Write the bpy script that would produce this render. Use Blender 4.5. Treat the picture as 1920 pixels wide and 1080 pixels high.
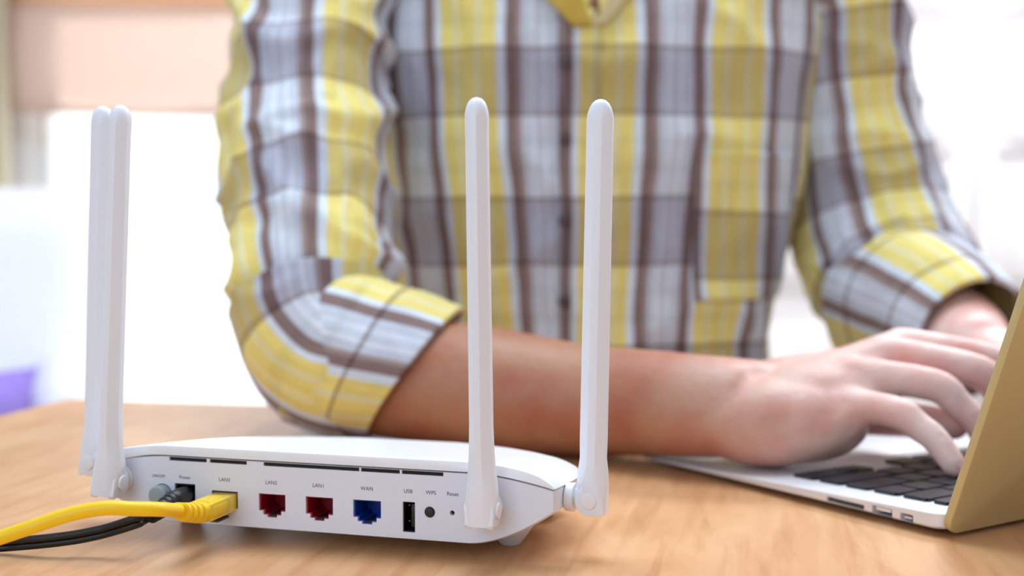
import bpy, bmesh, math, random
from math import sin, cos, pi, sqrt, radians, atan
from mathutils import Vector, Matrix, noise
random.seed(7)
for o in list(bpy.data.objects): bpy.data.objects.remove(o)
SC = bpy.context.scene
COL = SC.collection
TZ = 0.75                                   # table top height
# ------------------------------------------------------------------ camera
FPX = 2300.0; PIT = atan(110 / FPX); CH = 0.143
cd = bpy.data.cameras.new('camera'); cam = bpy.data.objects.new('camera', cd); COL.objects.link(cam)
cam.location = (0, 0, TZ + CH); cam.rotation_euler = (pi / 2 - PIT, 0, 0)
cd.sensor_width = 36; cd.lens = FPX / 1920 * 36; cd.clip_start = 0.02
cd.dof.use_dof = True; cd.dof.focus_distance = 0.530; cd.dof.aperture_fstop = 5.0
SC.camera = cam
# ------------------------------------------------------------------ light
w = bpy.data.worlds.new('world'); SC.world = w; w.use_nodes = True
w.node_tree.nodes['Background'].inputs[0].default_value = (0.93, 0.97, 1.0, 1)
w.node_tree.nodes['Background'].inputs[1].default_value = 2.2
def area(name, loc, rot, sx, sy, power, colr):
    l = bpy.data.lights.new(name, 'AREA'); l.shape = 'RECTANGLE'; l.size = sx; l.size_y = sy
    l.energy = power; l.color = colr
    o = bpy.data.objects.new(name, l); COL.objects.link(o); o.location = loc; o.rotation_euler = rot
    return o
area('ceiling_fill', (0.0, 1.05, 2.44), (0, 0, 0), 1.3, 0.9, 29, (0.72, 0.86, 1.0))  # unseen soft overhead light, added for contrast and shadow
area('ceiling_fill', (1.2, 2.15, 2.44), (0, 0, 0), 0.9, 0.6, 44, (0.88, 0.93, 1.0))  # second unseen light, added to brighten the wall and wardrobe behind
area('window_daylight', (-0.5, 3.0, 0.95), (-pi / 2, 0, 0), 1.2, 0.9, 9, (0.78, 0.89, 1.0))
area('camera_side_fill', (-0.9, -1.35, 1.6), (radians(80), 0, radians(-14)), 1.6, 1.3, 17, (0.60, 0.79, 1.0))  # fill light added behind the camera; wall_front has no window
SC.view_settings.view_transform = 'Standard'; SC.view_settings.look = 'None'
SC.view_settings.exposure = 0.0; SC.view_settings.gamma = 1.0; SC.view_settings.use_curve_mapping = False

# ------------------------------------------------------------------ helpers
def W(px, py, t):                            # a photo pixel and a real depth -> world point
    u = (px - 960) / FPX * t; v = (py - 540) / FPX * t
    return Vector((u, t * cos(PIT) - v * sin(PIT), TZ + CH - t * sin(PIT) - v * cos(PIT)))
def srgb(r, g, b):
    f = lambda c: (c / 255 / 12.92) if c / 255 <= .04045 else ((c / 255 + .055) / 1.055) ** 2.4
    return (f(r), f(g), f(b), 1)
class NT:
    def __init__(s, m): s.t = m.node_tree; s.n = s.t.nodes
    def new(s, kind, ins=None, **k):
        n = s.n.new(kind)
        for a, b in k.items(): setattr(n, a, b)
        for a, b in (ins or {}).items():
            if isinstance(b, bpy.types.NodeSocket): s.t.links.new(b, n.inputs[a])
            else: n.inputs[a].default_value = b
        return n
def material(name, colr, rough=.5, metal=0., coat=0., sss=0., emit=None, bump=None, spec=.5, tint=None):
    m = bpy.data.materials.new(name); m.use_nodes = True; nt = NT(m); b = nt.n['Principled BSDF']
    b.inputs['Base Color'].default_value = colr; b.inputs['Roughness'].default_value = rough
    b.inputs['Metallic'].default_value = metal; b.inputs['Coat Weight'].default_value = coat
    b.inputs['Specular IOR Level'].default_value = spec
    if sss:
        b.inputs['Subsurface Weight'].default_value = sss; b.inputs['Subsurface Scale'].default_value = .004
        b.inputs['Subsurface Radius'].default_value = (1, .4, .25)
    tc = nt.new('ShaderNodeTexCoord')
    if tint:
        n = nt.new('ShaderNodeTexNoise', {'Vector': tc.outputs['Object'], 'Scale': tint[1], 'Detail': 4.})
        mx = nt.new('ShaderNodeMix', {'Factor': n.outputs[0]}, data_type='RGBA')
        mx.inputs['A'].default_value = colr; mx.inputs['B'].default_value = tint[0]
        nt.t.links.new(mx.outputs['Result'], b.inputs['Base Color'])
    if bump:
        n = nt.new('ShaderNodeTexNoise', {'Vector': tc.outputs['Object'], 'Scale': bump[0], 'Detail': 3.})
        bp = nt.new('ShaderNodeBump', {'Strength': bump[1], 'Distance': bump[2], 'Height': n.outputs[0]})
        nt.t.links.new(bp.outputs[0], b.inputs['Normal'])
    return m
def link(o, parent=None):
    COL.objects.link(o)
    if parent is not None: o.parent = parent
    return o
def mesh_obj(name, verts, faces, mat, parent=None, smooth=False, uvs=None, auto=None):
    me = bpy.data.meshes.new(name); me.from_pydata([tuple(v) for v in verts], [], faces); me.update()
    if uvs is not None:
        l = me.uv_layers.new(name='UVMap')
        for i, lp in enumerate(me.loops): l.data[i].uv = uvs[lp.vertex_index]
    if smooth: me.polygons.foreach_set('use_smooth', [True] * len(me.polygons))
    if auto: me.set_sharp_from_angle(angle=radians(auto))
    if mat: me.materials.append(mat)
    return link(bpy.data.objects.new(name, me), parent)
def from_bm(name, bm, mat, parent=None, smooth=False, auto=None):
    bmesh.ops.recalc_face_normals(bm, faces=bm.faces)
    me = bpy.data.meshes.new(name); bm.to_mesh(me); bm.free()
    if smooth or auto: me.polygons.foreach_set('use_smooth', [True] * len(me.polygons))
    if auto: me.set_sharp_from_angle(angle=radians(auto))
    me.materials.append(mat)
    return link(bpy.data.objects.new(name, me), parent)
def bake(o, *mods):                          # apply modifiers into plain mesh data
    for kind, kw in mods:
        md = o.modifiers.new('m', kind)
        for a, b in kw.items(): setattr(md, a, b)
    bpy.context.view_layer.update()
    dg = bpy.context.evaluated_depsgraph_get()
    me = bpy.data.meshes.new_from_object(o.evaluated_get(dg))
    old = o.data; o.modifiers.clear(); o.data = me; me.name = old.name
    return o
def box_bm(bm, x0, x1, y0, y1, z0, z1, bev=0, seg=2):
    r = bmesh.ops.create_cube(bm, size=1)
    bmesh.ops.scale(bm, vec=(x1 - x0, y1 - y0, z1 - z0), verts=r['verts'])
    bmesh.ops.translate(bm, vec=((x0 + x1) / 2, (y0 + y1) / 2, (z0 + z1) / 2), verts=r['verts'])
    if bev:
        es = list({e for v in r['verts'] for e in v.link_edges})
        bmesh.ops.bevel(bm, geom=es, offset=bev, segments=seg, affect='EDGES', profile=.5)
def box(name, x0, x1, y0, y1, z0, z1, mat, parent=None, bev=0, seg=2):
    bm = bmesh.new(); box_bm(bm, x0, x1, y0, y1, z0, z1, bev, seg)
    return from_bm(name, bm, mat, parent, auto=35 if bev else None)
def cyl_bm(bm, c, axis, r1, r2, h, seg=32, bev=0):
    q = Vector(axis).normalized().to_track_quat('Z', 'Y').to_matrix().to_4x4()
    r = bmesh.ops.create_cone(bm, cap_ends=True, segments=seg, radius1=r1, radius2=r2, depth=h, matrix=Matrix.Translation(c) @ q)
    if bev:
        es = [e for e in {e for v in r['verts'] for e in v.link_edges} if any(len(f.verts) > 4 for f in e.link_faces)]
        bmesh.ops.bevel(bm, geom=es, offset=bev, segments=3, affect='EDGES', profile=.5)
def cyl(name, c, axis, r, h, mat, parent=None, seg=32, bev=0, r2=None):
    bm = bmesh.new(); cyl_bm(bm, c, axis, r, r if r2 is None else r2, h, seg, bev)
    return from_bm(name, bm, mat, parent, auto=35)
def prism(name, prof, plane, a, b, mat, parent=None, bev=0, auto=30):
    """prof: 2-D outline; plane 'xz' extruded along y from a to b, 'yz' along x, 'xy' along z"""
    f = {'xz': lambda p, q: (p[0], q, p[1]), 'yz': lambda p, q: (q, p[0], p[1]), 'xy': lambda p, q: (p[0], p[1], q)}[plane]
    bm = bmesh.new(); A = [bm.verts.new(f(p, a)) for p in prof]; B = [bm.verts.new(f(p, b)) for p in prof]
    n = len(prof); bm.faces.new(A); bm.faces.new(B[::-1])
    for i in range(n): bm.faces.new((A[i], A[(i + 1) % n], B[(i + 1) % n], B[i]))
    bmesh.ops.recalc_face_normals(bm, faces=bm.faces)
    if bev:
        es = [e for e in bm.edges if any(len(fc.verts) == n for fc in e.link_faces)]
        bmesh.ops.bevel(bm, geom=es, offset=bev, segments=2, affect='EDGES', profile=.5)
    return from_bm(name, bm, mat, parent, auto=auto)
def catmull(P, n=8):
    out = []; m = len(P)
    for i in range(m - 1):
        a, b, c, d = P[max(i - 1, 0)], P[i], P[i + 1], P[min(i + 2, m - 1)]
        for k in range(n):
            t = k / n
            out.append(tuple(.5 * (2 * q + (r - p) * t + (2 * p - 5 * q + 4 * r - s) * t * t + (3 * q - p - 3 * r + s) * t ** 3)
                             for p, q, r, s in zip(a, b, c, d)))
    out.append(tuple(P[-1])); return out
def frames(pts, up=Vector((0, 0, 1))):
    fr = []; prev = None
    for i, p in enumerate(pts):
        t = (pts[min(i + 1, len(pts) - 1)] - pts[max(i - 1, 0)]).normalized()
        if prev is None:
            n = up - t * up.dot(t)
            if n.length < .1: n = Vector((0, -1, 0)) - t * -t.y
        else: n = prev - t * prev.dot(t)
        n.normalize(); prev = n; fr.append((p, t, n, t.cross(n).normalized()))
    return fr
def tube(points, radii, seg=16, nsub=6, caps=True, up=Vector((0, 0, 1)), flat=1.0):
    """closed swept tube with rounded ends -> verts, faces ; flat scales the radius along the frame normal"""
    P = catmull([tuple(p) + (r,) for p, r in zip(points, radii)], nsub)
    pts = [Vector(q[:3]) for q in P]; rr = [q[3] for q in P]
    fr = frames(pts, up); V = []; F = []; rings = []
    def ring(c, n, b, r):
        s = len(V)
        for k in range(seg):
            a = 2 * pi * k / seg; V.append(c + n * (cos(a) * r * flat) + b * (sin(a) * r))
        rings.append(s)
    if caps:
        p, t, n, b = fr[0]
        for a in (80, 55, 28): ring(p - t * (rr[0] * sin(radians(a))), n, b, rr[0] * cos(radians(a)))
    for (p, t, n, b), r in zip(fr, rr): ring(p, n, b, r)
    if caps:
        p, t, n, b = fr[-1]
        for a in (28, 55, 80): ring(p + t * (rr[-1] * sin(radians(a))), n, b, rr[-1] * cos(radians(a)))
    for a, b in zip(rings, rings[1:]):
        for k in range(seg): F.append((a + k, a + (k + 1) % seg, b + (k + 1) % seg, b + k))
    F.append(tuple(rings[0] + k for k in reversed(range(seg)))); F.append(tuple(rings[-1] + k for k in range(seg)))
    return V, F
def tube_obj(name, points, radii, mat, parent=None, **k):
    V, F = tube(points, radii, **k); return mesh_obj(name, V, F, mat, parent, smooth=True, auto=50)
def empty(name, loc=(0, 0, 0), rz=0, label=None, cat=None, group=None):
    o = bpy.data.objects.new(name, None); COL.objects.link(o); o.location = loc; o.rotation_euler = (0, 0, rz)
    if label: o['label'] = label; o['category'] = cat
    if group: o['group'] = group
    return o
def struct(o): o['kind'] = 'structure'; return o
def lab(o, t): o['label'] = t; return o
def cut(o, cutter):
    bake(o, ('BOOLEAN', dict(operation='DIFFERENCE', solver='EXACT', object=cutter)))
    bpy.data.objects.remove(cutter); return o

# ------------------------------------------------------------------ materials
M = {}
M['white'] = material('white_plastic', srgb(228, 232, 244), .34)
M['white_top'] = material('white_cover_plastic', srgb(240, 241, 245), .30)
M['antenna'] = material('antenna_plastic', srgb(238, 241, 250), .36)
M['hingepl'] = material('hinge_plastic', srgb(240, 240, 244), .38)
M['greyink'] = material('grey_print', srgb(88, 92, 104), .6)
M['black'] = material('black_plastic', srgb(20, 21, 24), .4)
M['blackcable'] = material('black_cable_rubber', srgb(4, 4, 5), .4)
M['darkin'] = material('dark_interior', srgb(8, 8, 10), .7)
M['red'] = material('red_port_plastic', srgb(150, 8, 38), .4)
M['blue'] = material('blue_port_plastic', srgb(8, 62, 165), .4)
M['greybtn'] = material('grey_button_plastic', srgb(158, 172, 176), .35)
M['yellow'] = material('yellow_cable_rubber', srgb(252, 208, 10), .42, sss=.05)
M['yellowplug'] = material('yellow_clear_plug', srgb(250, 216, 70), .18, sss=.1)
M['metal'] = material('steel', (.6, .58, .56, 1), .3, 1)
M['gold'] = material('gold_contact', (.8, .6, .25, 1), .3, 1)
M['alu'] = material('silver_aluminium', srgb(232, 232, 236), .38, .3, bump=(900, .1, .0002))
M['lid'] = material('warm_reflection_aluminium', srgb(204, 186, 134), .5, .3, bump=(900, .1, .0002))  # warm reflection of table and room put into the lid's base colour
M['key'] = material('black_key_plastic', srgb(22, 24, 34), .32)
M['slot'] = material('slot_interior', srgb(70, 74, 80), .5, .3)
M['skin'] = None
M['shirtbtn'] = material('brown_button', srgb(78, 58, 56), .4)
M['hair'] = material('dark_hair', srgb(28, 22, 20), .5, bump=(300, .6, .003))
M['jeans'] = material('dark_blue_denim', srgb(45, 55, 80), .85, bump=(500, .5, .001))
M['nail'] = material('fingernail', srgb(226, 178, 170), .3, sss=.1)

def wood_material():
    m = bpy.data.materials.new('maple_wood'); m.use_nodes = True; nt = NT(m); b = nt.n['Principled BSDF']
    tc = nt.new('ShaderNodeTexCoord')
    mp = nt.new('ShaderNodeMapping', {'Vector': tc.outputs['Object'], 'Scale': (10, 2.6, 5)})
    n1 = nt.new('ShaderNodeTexNoise', {'Vector': mp.outputs[0], 'Scale': 3.2, 'Detail': 6., 'Roughness': .55, 'Distortion': .8})
    r1 = nt.new('ShaderNodeValToRGB', {'Fac': n1.outputs[0]}); e = r1.color_ramp.elements
    e[0].position = .30; e[0].color = srgb(208, 152, 106); e[1].position = .72; e[1].color = srgb(229, 182, 136)
    x = e.new(.5); x.color = srgb(221, 170, 123)
    mp2 = nt.new('ShaderNodeMapping', {'Vector': tc.outputs['Object'], 'Scale': (60, 5, 5)})
    n2 = nt.new('ShaderNodeTexNoise', {'Vector': mp2.outputs[0], 'Scale': 2.2, 'Detail': 4., 'Distortion': .4})
    r2 = nt.new('ShaderNodeValToRGB', {'Fac': n2.outputs[0]}); e = r2.color_ramp.elements
    e[0].position = .28; e[0].color = srgb(232, 218, 206); e[1].position = .5; e[1].color = (1, 1, 1, 1)
    mx = nt.new('ShaderNodeMix', {'Factor': .8, 'A': r1.outputs[0], 'B': r2.outputs[0]}, data_type='RGBA', blend_type='MULTIPLY')
    n3 = nt.new('ShaderNodeTexNoise', {'Vector': tc.outputs['Object'], 'Scale': 9., 'Detail': 2.})
    r3 = nt.new('ShaderNodeValToRGB', {'Fac': n3.outputs[0]}); e = r3.color_ramp.elements
    e[0].position = .35; e[0].color = srgb(238, 224, 212); e[1].position = .6; e[1].color = (1, 1, 1, 1)
    mx2 = nt.new('ShaderNodeMix', {'Factor': .6}, data_type='RGBA', blend_type='MULTIPLY')
    for a, s in ((6, mx.outputs[2]), (7, r3.outputs[0])): nt.t.links.new(s, mx2.inputs[a])
    nt.t.links.new(mx2.outputs[2], b.inputs['Base Color'])
    b.inputs['Roughness'].default_value = .48; b.inputs['Specular IOR Level'].default_value = .3
    bp = nt.new('ShaderNodeBump', {'Strength': .12, 'Distance': .0006, 'Height': n2.outputs[0]})
    nt.t.links.new(bp.outputs[0], b.inputs['Normal'])
    return m
# Mix sockets: 0 factor, 6 colour A, 7 colour B, output 2
_new = NT.new
def _mixnew(s, kind, ins=None, **k):
    if kind == 'ShaderNodeMix' and k.get('data_type') == 'RGBA':
        n = s.n.new(kind)
        for a, b in k.items(): setattr(n, a, b)
        for a, b in (ins or {}).items():
            i = n.inputs[{'Factor': 0, 'A': 6, 'B': 7}[a]]
            if isinstance(b, bpy.types.NodeSocket): s.t.links.new(b, i)
            else: i.default_value = b
        return n
    return _new(s, kind, ins, **k)
NT.new = _mixnew
M['wood'] = wood_material()

def ramp(nt, fac, stops):
    r = nt.new('ShaderNodeValToRGB', {'Fac': fac}); e = r.color_ramp.elements
    e[0].position = stops[0][0]; e[0].color = stops[0][1]; e[1].position = stops[-1][0]; e[1].color = stops[-1][1]
    for p, c in stops[1:-1]: e.new(p).color = c
    return r
def plaid_material(name='plaid_cotton', dk=1.0):
    m = bpy.data.materials.new(name); m.use_nodes = True; nt = NT(m); b = nt.n['Principled BSDF']
    uv = nt.new('ShaderNodeUVMap', uv_map='UVMap')
    n = nt.new('ShaderNodeTexNoise', {'Vector': uv.outputs[0], 'Scale': 9., 'Detail': 2.})
    off = nt.new('ShaderNodeVectorMath', {0: n.outputs['Color'], 1: (.5, .5, .5)}, operation='SUBTRACT')
    off2 = nt.new('ShaderNodeVectorMath', {0: off.outputs[0], 'Scale': .008}, operation='SCALE')
    ad = nt.new('ShaderNodeVectorMath', {0: uv.outputs[0], 1: off2.outputs[0]}, operation='ADD')
    sp = nt.new('ShaderNodeSeparateXYZ', {0: ad.outputs[0]})
    def fr(sock, per):
        d = nt.new('ShaderNodeMath', {0: sock, 1: per}, operation='DIVIDE')
        return nt.new('ShaderNodeMath', {0: d.outputs[0]}, operation='FRACT').outputs[0]
    Y = srgb(244, 224, 132); Y2 = srgb(240, 230, 178); WH = srgb(226, 234, 244); BR = srgb(142, 118, 114); GR = srgb(208, 212, 224)
    GL = srgb(228, 232, 240); BR2 = srgb(172, 154, 150)
    def bands(bs, soft=.007):
        st = []
        for a, b_, c in bs: st.append((a + soft, c)); st.append((b_ - soft, c))
        return st
    rv = ramp(nt, fr(sp.outputs[0], .1), bands([(0, .10, Y), (.10, .145, Y2), (.145, .27, Y), (.27, .315, Y2), (.315, .42, Y), (.42, .485, WH),
         (.485, .565, BR), (.565, .60, BR2), (.60, .66, GR), (.66, .69, GL), (.69, .75, GR), (.75, .78, GL), (.78, .86, GR), (.86, .95, BR), (.95, 1., WH)], .004))
    D = tuple(1 - (1 - c) * dk for c in (.66, .63, .67)) + (1,); L = (.52, .45, .45, 1); B1 = (1, 1, 1, 1); B2 = (.93, .94, .93, 1)
    rh = ramp(nt, fr(sp.outputs[1], .12), bands([(0, .03, L), (.03, .44, D), (.44, .475, L), (.475, .62, B1), (.62, .68, B2), (.68, .80, B1), (.80, .86, B2), (.86, 1, B1)], .006))
    mx = nt.new('ShaderNodeMix', {'Factor': 1., 'A': rv.outputs[0], 'B': rh.outputs[0]}, data_type='RGBA', blend_type='MULTIPLY')
    # fine thread variation
    sc = nt.new('ShaderNodeVectorMath', {0: uv.outputs[0], 1: (420., 25., 1.)}, operation='MULTIPLY')
    n2 = nt.new('ShaderNodeTexNoise', {'Vector': sc.outputs[0], 'Scale': 1., 'Detail': 2.})
    r2 = ramp(nt, n2.outputs[0], [(.3, (.86, .86, .87, 1)), (.65, (1.06, 1.06, 1.06, 1))])
    mx2 = nt.new('ShaderNodeMix', {'Factor': .8, 'A': mx.outputs[2], 'B': r2.outputs[0]}, data_type='RGBA', blend_type='MULTIPLY')
    nt.t.links.new(mx2.outputs[2], b.inputs['Base Color'])
    tc = nt.new('ShaderNodeTexCoord'); mp = nt.new('ShaderNodeMapping', {'Vector': tc.outputs['Object'], 'Rotation': (0, .5, 0), 'Scale': (20, 14, 9)})
    n4 = nt.new('ShaderNodeTexNoise', {'Vector': mp.outputs[0], 'Scale': 1., 'Detail': 3., 'Roughness': .5, 'Distortion': .6}, noise_dimensions='3D')
    bp = nt.new('ShaderNodeBump', {'Strength': .9, 'Distance': .012, 'Height': n4.outputs[0]}); nt.t.links.new(bp.outputs[0], b.inputs['Normal'])
    b.inputs['Roughness'].default_value = .85; b.inputs['Sheen Weight'].default_value = .15
    b.inputs['Specular IOR Level'].default_value = .2
    return m
M['plaid'] = plaid_material(); M['plaid_cuff'] = plaid_material('plaid_cotton_turned_cuff', .25)
def skin_material():
    m = bpy.data.materials.new('skin'); m.use_nodes = True; nt = NT(m); b = nt.n['Principled BSDF']
    tc = nt.new('ShaderNodeTexCoord'); sp = nt.new('ShaderNodeSeparateXYZ', {0: tc.outputs['Object']})
    mr = nt.new('ShaderNodeMapRange', {0: sp.outputs[0], 1: .0, 2: .16})      # tanned forearm to pinker hand
    n = nt.new('ShaderNodeTexNoise', {'Vector': tc.outputs['Object'], 'Scale': 28., 'Detail': 4.})
    a = nt.new('ShaderNodeMix', {'Factor': mr.outputs[0], 'A': srgb(180, 128, 98), 'B': srgb(248, 212, 202)}, data_type='RGBA')
    r = ramp(nt, n.outputs[0], [(.32, srgb(240, 190, 182)), (.62, (1, 1, 1, 1))])
    mx = nt.new('ShaderNodeMix', {'Factor': .8, 'A': a.outputs[2], 'B': r.outputs[0]}, data_type='RGBA', blend_type='MULTIPLY')
    nt.t.links.new(mx.outputs[2], b.inputs['Base Color'])
    b.inputs['Roughness'].default_value = .5; b.inputs['Subsurface Weight'].default_value = .06
    b.inputs['Subsurface Scale'].default_value = .004; b.inputs['Subsurface Radius'].default_value = (1, .4, .25)
    n2 = nt.new('ShaderNodeTexNoise', {'Vector': tc.outputs['Object'], 'Scale': 260., 'Detail': 4.})
    n3 = nt.new('ShaderNodeTexNoise', {'Vector': tc.outputs['Object'], 'Scale': 60., 'Detail': 3.})
    s = nt.new('ShaderNodeMath', {0: n2.outputs[0], 1: n3.outputs[0]}, operation='ADD')
    bp = nt.new('ShaderNodeBump', {'Strength': .35, 'Distance': .0012, 'Height': s.outputs[0]})
    nt.t.links.new(bp.outputs[0], b.inputs['Normal'])
    return m
M['skin'] = skin_material()
M['wall'] = material('cream_wall_paint', srgb(240, 238, 238), .8)
M['wardrobe'] = material('white_lacquer', srgb(250, 244, 243), .85)
M['floor'] = material('pale_floor', srgb(196, 184, 172), .5, tint=(srgb(180, 168, 156), 3))
M['ceil'] = material('ceiling_paint', srgb(240, 238, 234), .9)
M['frame'] = material('white_window_frame', srgb(240, 240, 240), .5)
M['chair'] = material('white_upholstery', srgb(246, 246, 250), .9, bump=(60, .5, .01))
M['purple'] = material('purple_fabric', srgb(160, 138, 226), .9, bump=(40, .4, .01))
def sheer(name, colr, mixf):
    m = bpy.data.materials.new(name); m.use_nodes = True; nt = NT(m); out = nt.n['Material Output']; nt.n.remove(nt.n['Principled BSDF'])
    d = nt.new('ShaderNodeBsdfDiffuse', {0: colr}); t = nt.new('ShaderNodeBsdfTranslucent', {0: colr})
    mx = nt.new('ShaderNodeMixShader', {0: mixf, 1: d.outputs[0], 2: t.outputs[0]})
    nt.t.links.new(mx.outputs[0], out.inputs[0]); return m
M['blind'] = sheer('peach_blind_fabric', srgb(238, 218, 206), .4)
M['blindhem'] = sheer('orange_blind_hem', srgb(244, 212, 184), .5)
M['curtain'] = sheer('beige_curtain_fabric', srgb(214, 204, 178), .4)
def glass():
    m = bpy.data.materials.new('window_glass'); m.use_nodes = True; nt = NT(m); out = nt.n['Material Output']; nt.n.remove(nt.n['Principled BSDF'])
    t = nt.new('ShaderNodeBsdfTransparent', {0: (.97, .98, .98, 1)}); g = nt.new('ShaderNodeBsdfGlossy', {'Roughness': .02})
    mx = nt.new('ShaderNodeMixShader', {0: .05, 1: t.outputs[0], 2: g.outputs[0]}); nt.t.links.new(mx.outputs[0], out.inputs[0]); return m
M['glass'] = glass()

# ------------------------------------------------------------------ room
RX0, RX1, RY0, RY1, RZ = -2.2, 2.6, -1.5, 3.1, 2.5
struct(box('floor', RX0, RX1, RY0, RY1, -.05, 0, M['floor']))
struct(box('ceiling', RX0, RX1, RY0, RY1, RZ, RZ + .05, M['ceil']))
struct(box('wall_left', RX0 - .1, RX0, RY0, RY1 + .1, 0, RZ, M['wall']))
struct(box('wall_right', RX1, RX1 + .1, RY0, RY1 + .1, 0, RZ, M['wall']))
struct(box('wall_front', RX0, RX1, RY0 - .1, RY0, 0, RZ, M['wall']))
wx0, wx1, wz0, wz1 = -1.22, .42, .10, 2.05                        # window opening in the back wall
bm = bmesh.new()
box_bm(bm, RX0, wx0, RY1, RY1 + .1, 0, RZ); box_bm(bm, wx1, RX1, RY1, RY1 + .1, 0, RZ)
box_bm(bm, wx0, wx1, RY1, RY1 + .1, 0, wz0); box_bm(bm, wx0, wx1, RY1, RY1 + .1, wz1, RZ)
struct(from_bm('wall_back', bm, M['wall']))
win = struct(empty('window_1', (0, RY1 + .05, 0)))
bm = bmesh.new()
for a, b in ((wx0, wx0 + .05), (wx1 - .05, wx1)): box_bm(bm, a, b, -.03, .03, wz0, wz1, .004, 1)
for a, b in ((wz0, wz0 + .05), (wz1 - .05, wz1)): box_bm(bm, wx0 + .05, wx1 - .05, -.03, .03, a, b, .004, 1)
box_bm(bm, -.06, -.02, -.025, .025, wz0 + .05, wz1 - .05, .004, 1)
from_bm('window_frame', bm, M['frame'], win)
for a, b in ((wx0 + .05, -.06), (-.02, wx1 - .05)):
    box('window_pane', a, b, -.003, .003, wz0 + .05, wz1 - .05, M['glass'], win)
# folded fabric blind hanging over the upper half of the window
bl = empty('roman_blind', (-.42, 3.02, 0), 0, 'peach coloured fabric blind pulled halfway down the bright window', 'blind')
for k, (z1, z0) in enumerate(((2.12, 1.89), (1.89, 1.66), (1.66, 1.435), (1.435, 1.172))):
    V = []; F = []; nx = 24
    for i in range(nx + 1):
        x = -.83 + 1.66 * i / nx
        for j in range(7):
            s = j / 6; V.append((x, -.035 * sin(pi * s) * (.6 + .1 * k) - .004 * k + .004 * sin(9 * x + k), z1 + (z0 - z1) * s + .006 * sin(5 * x)))
    for i in range(nx):
        for j in range(6): a = i * 7 + j; F.append((a, a + 1, a + 8, a + 7))
    o = mesh_obj('blind_fold', V, F, M['blind'] if k != 2 else M['blindhem'], bl, smooth=True)
    bake(o, ('SOLIDIFY', dict(thickness=.002)))
cyl('blind_rail', (0, 0, 2.13), (1, 0, 0), .015, 1.66, M['frame'], bl)
def curtain(x0, x1, y, z0, z1, label):
    V = []; F = []; n = 60
    for i in range(n + 1):
        for j in range(12):
            s = j / 11; x = x0 + (x1 - x0) * i / n
            V.append((x, y + .03 * sin(i / n * 2 * pi * 6) * (.6 + .4 * s), z1 + (z0 - z1) * s))
    for i in range(n):
        for j in range(11): a = i * 12 + j; F.append((a, a + 1, a + 13, a + 12))
    o = mesh_obj('curtain', V, F, M['curtain'], smooth=True); bake(o, ('SOLIDIFY', dict(thickness=.003)))
    o['label'] = label; o['category'] = 'curtain'; return o
curtain(-1.66, -1.195, 2.93, .75, 2.2, 'beige gathered curtain at the far left edge of the window')
# panelled wardrobe on the right of the back wall
wd = empty('wardrobe', (.493, 2.75, 0), 0, 'white wardrobe with square raised door panels behind the person', 'wardrobe')
box('carcass', 0, 1.62, .025, .34, 0, 2.35, M['wardrobe'], wd, .003)
for k in range(3):
    x0 = .003 + k * .54; dr = box('door', x0, x0 + .534, 0, .0245, .06, 2.32, M['wardrobe'], wd, .002)
    for i in range(2):
        for j in range(7):
            px = x0 + .047 + i * .27; pz = .145 + j * .305
            bm = bmesh.new(); box_bm(bm, px, px + .173, -.010, .001, pz, pz + .228, .006, 2)
            box_bm(bm, px + .026, px + .147, -.018, -.009, pz + .026, pz + .202, .007, 2)
            from_bm('panel', bm, M['wardrobe'], dr, auto=35)
    cyl('handle', (x0 + (.51 if k % 2 == 0 else .024), -.02, .52), (0, 0, 1), .006, .14, M['metal'], dr, 16)
# armchair behind at the left with purple cushion
ac = empty('armchair', (-1.10, 2.10, 0), radians(20), 'white padded armchair in the blur beside the window', 'armchair')
def soft_box(name, x0, x1, y0, y1, z0, z1, mat, parent, bev, amp=.01):
    o = box(name, x0, x1, y0, y1, z0, z1, mat, parent, bev, 6)
    for v in o.data.vertices:
        v.co += Vector((noise.noise(v.co * 6), noise.noise(v.co * 6 + Vector((9, 0, 0))), noise.noise(v.co * 6 + Vector((0, 9, 0))))) * amp
    return o
soft_box('seat_base', -.38, .38, -.36, .36, .08, .40, M['chair'], ac, .05)
soft_box('seat_cushion', -.26, .26, -.38, .22, .40, .52, M['chair'], ac, .05)
soft_box('backrest', -.38, .38, .18, .40, .36, .97, M['chair'], ac, .10, .02)
soft_box('armrest', -.40, -.25, -.36, .30, .36, .66, M['chair'], ac, .07); soft_box('armrest', .25, .40, -.36, .30, .36, .66, M['chair'], ac, .07)
for x in (-.32, .32):
    for y in (-.30, .30): cyl('leg', (x, y, .045), (0, 0, 1), .02, .09, M['black'], ac, 12)
pc = empty('cushion', (-.90, 1.84, .56), radians(30), 'purple cushion on the white armchair', 'cushion')
V = []; F = []; n = 16
for s in (-1, 1):
    for i in range(n + 1):
        for j in range(n + 1):
            a = i / n * 2 - 1; b = j / n * 2 - 1; h = (1 - a ** 4) * (1 - b ** 4)
            V.append((a * .17 * (1 - .08 * (1 - b * b)), s * .06 * h ** .6, b * .13 * (1 - .08 * (1 - a * a))))
    o0 = (0 if s < 0 else (n + 1) ** 2)
    for i in range(n):
        for j in range(n):
            q = o0 + i * (n + 1) + j; f = (q, q + 1, q + n + 2, q + n + 1); F.append(f if s < 0 else f[::-1])
o = mesh_obj('cushion_cover', V, F, M['purple'], pc, smooth=True); o.rotation_euler = (radians(20), 0, 0)
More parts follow.
